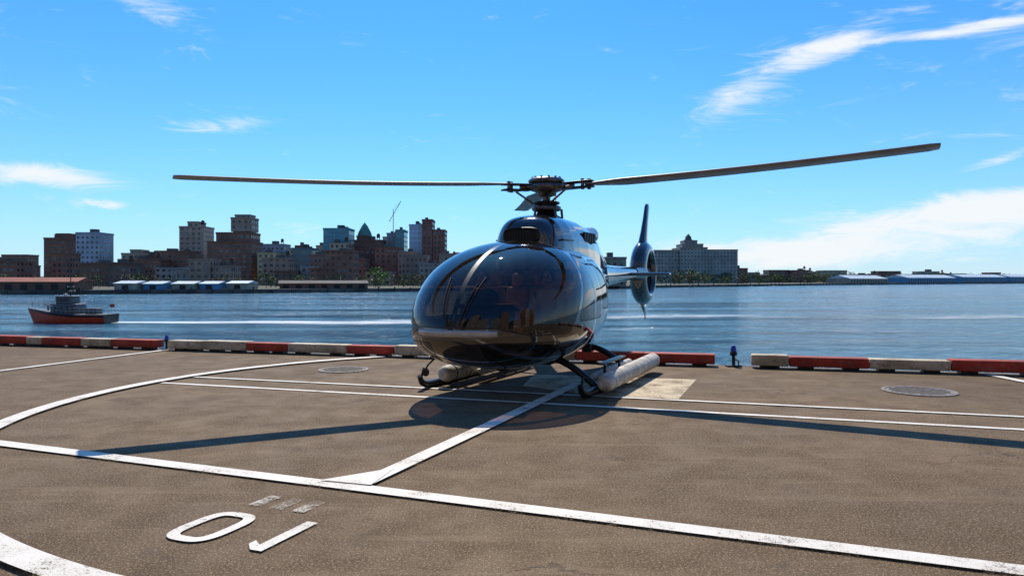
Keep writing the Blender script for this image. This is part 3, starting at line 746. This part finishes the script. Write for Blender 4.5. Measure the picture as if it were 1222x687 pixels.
def building(name,blocks,color,glassy=False,extras=None):
    V=[];F=[];UV=[];MI=[]
    for (x0,x1,y0,y1,z0,z1) in blocks:
        o=len(V); V+=[(x0,y0,z0),(x1,y0,z0),(x1,y1,z0),(x0,y1,z0),(x0,y0,z1),(x1,y0,z1),(x1,y1,z1),(x0,y1,z1)]
        for f in [(0,1,5,4),(1,2,6,5),(2,3,7,6),(3,0,4,7)]:
            F.append([o+i for i in f]); L=(x1-x0) if f[0] in(0,2) else (y1-y0)
            UV+=[(0,z0-BASE),(L,z0-BASE),(L,z1-BASE-.9),(0,z1-BASE-.9)]; MI.append(0)
        F.append([o+4,o+5,o+6,o+7]); UV+=[(0,0)]*4; MI.append(1)
        e=.25; 
        for (a,b,c,d_) in [(x0-e,x1+e,y0-e,y0-.02),(x0-e,x1+e,y1+.02,y1+e),(x0-e,x0-.02,y0,y1),(x1+.02,x1+e,y0,y1)]:
            o=len(V); V+=[(a,c,z1-.7),(b,c,z1-.7),(b,d_,z1-.7),(a,d_,z1-.7),(a,c,z1+.5),(b,c,z1+.5),(b,d_,z1+.5),(a,d_,z1+.5)]
            for f in [(0,3,2,1),(4,5,6,7),(0,1,5,4),(1,2,6,5),(2,3,7,6),(3,0,4,7)]: F.append([o+i for i in f]); UV+=[(0,0)]*4; MI.append(2)
    me=bpy.data.meshes.new(name); me.from_pydata(V,[],F); ul=me.uv_layers.new(name='UVMap')
    ul.data.foreach_set('uv',[c for p in UV for c in p]); me.materials.append(M_gfac if glassy else M_fac); me.materials.append(M_roof)
    k=(round(color[0],1),round(color[1],1))
    if k not in TRIM: TRIM[k]=simple('cornice_%d'%len(TRIM),tuple(c*.85 for c in color),.85,0,.2,.3)
    me.materials.append(TRIM[k]); me.polygons.foreach_set('material_index',MI); me.update()
    o=bpy.data.objects.new(name,me); COL.objects.link(o); o.color=(*color,1)
    if extras:
        mb=MB(); extras(mb); e=mb.obj('rooftop_equipment',[M_roof,M_tank,M_dark,M_copper]); e.parent=o
    return o
def roofstuff(x0,x1,y0,z):
    tank=random.random()<.22
    def f(mb):
        w=x1-x0
        a=random.uniform(.1,.5); mb.box((x0+w*a,y0+4,z),(x0+w*(a+.25),y0+9,z+random.uniform(1.8,3.2)))
        if random.random()<.5: mb.box((x0+w*.78,y0+3,z),(x0+w*.9,y0+6,z+1.6))
        if tank:
            cx_=x0+w*.82; mb.lathe([(1.2,z+2.0),(1.2,z+4.4),(0,z+5.3)],(cx_,y0+5,0),mi=1,n=12)
            for a in (-.8,.8):
                for b in (-.8,.8): mb.box((cx_+a-.1,y0+5+b-.1,z),(cx_+a+.1,y0+5+b+.1,z+2.1),2)
    return f
def T(name,x0,x1,z,color,y=500,dep=18,glassy=False,steps=None,ex=True):
    bl=[(x0,x1,y,y+dep,BASE,z)]
    if steps:
        for (a,b,zz) in steps: bl.append((a,b,y+2,y+dep-2,z+.01,zz))
    return building(name,bl,color,glassy,roofstuff(x0,x1,y+1,z) if ex else None)
br=(.28,.125,.08); dbr=(.20,.095,.065); tan=(.50,.38,.26); gry=(.30,.33,.36)
T('apartment_tower',-320,-298.5,29.5,br,y=500,steps=[(-313,-304,32.5)])
T('office_tower',-297,-281,33,(.42,.45,.50),y=498)
T('brick_building',-267,-250,19,tan,steps=[(-262,-256,21.5)])
T('apartment_tower',-232,-215,38,(.50,.34,.24),y=510,steps=[(-227,-220,41.5)])
T('brick_building',-249,-238,17,dbr,y=490); T('brick_building',-237,-214,20,br,y=485); T('brick_building',-247,-226,14,br,y=470)
T('brick_hotel_tower',-200,-171,26,br,y=480,dep=22,steps=[(-195,-172,32)],ex=False)
building('brick_hotel_tower',[(-186,-172.5,484,498,33,42),(-184,-174,486,496,42.01,44)],(.42,.27,.19))
T('brick_building',-167,-154.5,18.5,(.55,.44,.24),y=480)
T('office_tower',-205,-187,30,gry,y=600); T('office_tower',-185,-178,26,gry,y=620)
T('brick_building',-150,-137,22.5,(.18,.26,.26),y=500,glassy=True)
T('glass_tower',-129,-111.5,36,(.16,.40,.44),y=500,glassy=True)
T('brick_building',-121,-109,25,tan,y=485)
T('brick_building',-108,-89,28,dbr,y=500)
def pyr(mb): 
    mb.lathe([(5.2,31.6),(4.4,34),(2.0,38.5),(0,41)],(-102.5,509,0),mi=3,n=4,smooth=False)
building('office_tower',[(-107,-98,504,514,28.6,31)],dbr,extras=pyr)
T('office_tower',-89,-83,34,gry,y=520,glassy=True); T('glass_tower',-82,-76,36,(.14,.36,.36),y=515,glassy=True)
T('glass_tower',-71,-62.5,39,(.52,.66,.80),y=505,glassy=True)
T('brick_tower',-61.5,-54.5,42,(.28,.12,.085),y=500); T('brick_tower',-54,-46,35,br,y=500)
T('brick_building',-90,-74,22,br,y=480); T('brick_building',-74,-62,19,(.36,.25,.19),y=475); T('brick_building',-130,-108,17,(.34,.19,.13),y=470); T('brick_building',-108,-92,14,br,y=455)
T('office_tower',-96,-90,33,gry,y=560); T('brick_tower',-118,-112,30,br,y=560); T('office_tower',-150,-143,27,tan,y=560); T('brick_tower',-166,-160,27,br,y=560)
T('office_tower',-140,-134,30,gry,y=580); T('brick_tower',-176,-169,26,tan,y=580); T('brick_tower',-106,-100,36,tan,y=600); T('glass_tower',-98,-92,37,(.2,.4,.45),y=610,glassy=True)
T('brick_building',-40,-20,20,br,y=520); T('brick_building',-18,5,18,dbr,y=540); T('brick_building',12,34,18,tan,y=560); T('brick_building',38,60,15,br,y=560)
mb=MB(); mb.tube([(-86,530,BASE),(-86,530,52)],.3,mi=0,n=4); mb.tube([(-89,530,43),(-80.5,530,58)],.25,n=4); mb.tube([(-86,530,52),(-81,530,57)],.1,n=4); mb.obj('tower_crane',[simple('crane_paint',(.4,.12,.06),.6)])
def cup(mb):
    mb.lathe([(4,38.5),(4,40),(3,41),(3,42.6),(0,46)],(172,714,0),mi=0,n=8,smooth=False)
building('warehouse_block',[(136,160,700,730,BASE,29),(160.02,186,696,732,BASE,31.5),(186.02,216,700,730,BASE,29.5),(163,183,700,726,31.52,35),(166,178,703,722,35.02,38.5)],(.36,.33,.29),extras=cup)
T('brick_building',218,232,12,br,y=720); T('brick_building',236,246,8,tan,y=760)
pal=[br,dbr,tan,(.36,.25,.18),(.40,.36,.32),(.30,.14,.09),(.46,.42,.36),(.2,.12,.09)]
xx=-420
while xx<60:
    w=random.uniform(7,17); z=random.uniform(5,12.5) if random.random()<.7 else random.uniform(12,18)
    y=random.uniform(395,455); T('lowrise_building',xx,xx+w,z,random.choice(pal),y=y,dep=14,ex=random.random()<.5); xx+=w*random.uniform(.8,1.25)
xx=-500
while xx<20:
    w=random.uniform(9,20); T('lowrise_building',xx,xx+w,random.uniform(11,21),random.choice(pal),y=random.uniform(560,620),dep=14,ex=random.random()<.4); xx+=w*random.uniform(.95,1.5)
xx=110
while xx<900:
    w=random.uniform(12,30); y=760+max(0,xx-250)*.72+random.uniform(0,60); T('lowrise_building',xx,xx+w,random.uniform(5,13),random.choice(pal),y=y,dep=20,ex=random.random()<.4); xx+=w*random.uniform(1.0,1.5)
# the city on the near bank, behind the helipad (seen in reflections)
xx=-330
while xx<330:
    w=random.uniform(30,52); z=random.uniform(45,150); y=-random.uniform(95,150)
    T('highrise_building',xx,xx+w,z,random.choice([tan,(.36,.25,.18),(.30,.22,.17),(.22,.2,.18),(.26,.14,.1)]),y=y-40,dep=40,glassy=False); xx+=w+random.uniform(3,16)
mb=MB(); mb.add([(-500,-60,-.02),(500,-60,-.02),(500,-600,-.02),(-500,-600,-.02)],[(0,3,2,1)]); mb.add([(-500,-60,-.02),(500,-60,-.02),(500,-60,-6),(-500,-60,-6)],[(0,1,2,3)]); mb.obj('near_bank_ground',M_conc)

M_shroof=simple('shed_roof_white',(.50,.58,.62),.5,0,.25,.3); M_shblue=simple('shed_wall_blue',(.10,.28,.45),.7,0,.2,.3); M_shbr=simple('shed_brown',(.22,.10,.06),.8,0,.25,.3); M_shred=simple('shed_roof_red',(.30,.09,.05),.8,0,.25,.3); M_shtan=simple('shed_tan',(.4,.32,.24),.8,0,.25,.3)
def shed(x0,x1,y0,dep,h,wall,roof,rise=1.6,rot=0):
    M=Matrix.Translation((x0,y0,BASE))@Matrix.Rotation(rot,4,'Z'); L=x1-x0; mb=MB()
    mb.box((0,0,0),(L,dep,h),0,M)
    P=[(-.4,-.6,h+.01),(L+.4,-.6,h+.01),(L+.4,dep+.6,h+.01),(-.4,dep+.6,h+.01),(-.4,dep/2,h+rise),(L+.4,dep/2,h+rise)]
    mb.add([M@Vector(p) for p in P],[(0,1,5,4),(2,3,4,5),(1,2,5),(3,0,4),(3,2,1,0)],1)
    n=int(L/5)
    for i in range(n):
        a=L*(i+.5)/n; mb.box((a-1.2,-.06,.1),(a+1.2,-.01,h*.75),2,M)
    return mb.obj('waterfront_shed',[wall,roof,M_dark])
for i in range(5): shed(-149+i*9.4,-140.6+i*9.4+random.uniform(-1.5,.5),274+i*3,12,2.1+random.uniform(-.2,.3),M_shblue if i%2 else M_shtan,M_shroof,1.0)
shed(-200,-158,262,12,3.0,M_shbr,M_shred,1.6,.1); shed(-96,-60,302,12,2.2,M_shbr,M_roof,1.2,.3); shed(-240,-205,255,12,3,M_shtan,M_shred,1.5,.1)
sh_rot=math.atan2(277,372)
for (x0,L,h,wl,rf) in [(430,110,5.5,M_shblue,M_shroof),(540,120,6.5,M_shblue,M_shroof),(335,70,4.5,M_shtan,M_shroof),(655,150,7,M_shblue,M_shroof)]:
    y0=692+(x0-308)*.745+12; shed(x0,x0+L,y0,26,h,wl,rf,3.5,sh_rot*.95)

mb=MB()
for (a,b) in zip(SH[1:8],SH[2:9]):
    n=int((Vector(b)-Vector(a)).length/7)
    for i in range(n):
        q=i/n; x=a[0]+(b[0]-a[0])*q; y=a[1]+(b[1]-a[1])*q-1.2; mb.tube([(x,y,WL-.5),(x,y,WL+random.uniform(1.2,2.6))],.35,n=6)
mb.obj('pier_piles',M_tank)

def leafmat(name,a,b):
    m,nt=new_mat(name); t=NT(nt); n=t.noise(t.obj(),.25,4,.6); c=t.mix(t.ramp(n,.35,.65),(*a,1),(*b,1)); bs=t.bsdf(c,.8); t.out(bs.outputs[0]); return m
LM=[leafmat('foliage_green',(.045,.075,.02),(.10,.13,.03)),leafmat('foliage_bud',(.14,.09,.055),(.10,.10,.04)),leafmat('foliage_bright',(.10,.20,.02),(.16,.28,.04)),M_tank]
mb=MB()
def tree(x,y,h,mi):
    mb.tube([(x,y,BASE),(x+random.uniform(-.2,.2),y,BASE+h*.5),(x,y,BASE+h*.8)],[h*.02,h*.014,h*.005],mi=3,n=5,cap=False)
    cl=[(random.gauss(0,.24)*h,random.gauss(0,.24)*h,h*random.uniform(.22,.85)) for _ in range(12)]
    for _ in range(120):
        c=random.choice(cl); p=Vector((x+c[0]+random.gauss(0,.09)*h,y+c[1]+random.gauss(0,.09)*h,BASE+c[2]+random.gauss(0,.08)*h))
        if p.z<BASE+.1*h: continue
        s=h*random.uniform(.035,.07); A=Vector((random.gauss(0,1),random.gauss(0,1),random.gauss(0,1))).normalized(); B=A.orthogonal().normalized()*s; C=A.cross(B)
        mb.add([p-B,p-C*.8,p+B*1.1,p+C],[(0,1,2,3)],mi)
for i in range(210):
    x=random.uniform(-430,30); y0=np.interp(x,[p[0] for p in SH],[p[1] for p in SH]); tree(x,y0+random.uniform(25,95),random.uniform(4,7.5),random.choice([0,1,1,0,1]))
tree(-70,375,11,2); tree(-68,377,9,2)
for i in range(220):
    x=random.uniform(60,950); y0=np.interp(x,[p[0] for p in SH],[p[1] for p in SH]); tree(x,y0+random.uniform(35,120),random.uniform(7,13),random.choice([0,1,0]))
mb.obj('distant_trees',LM)
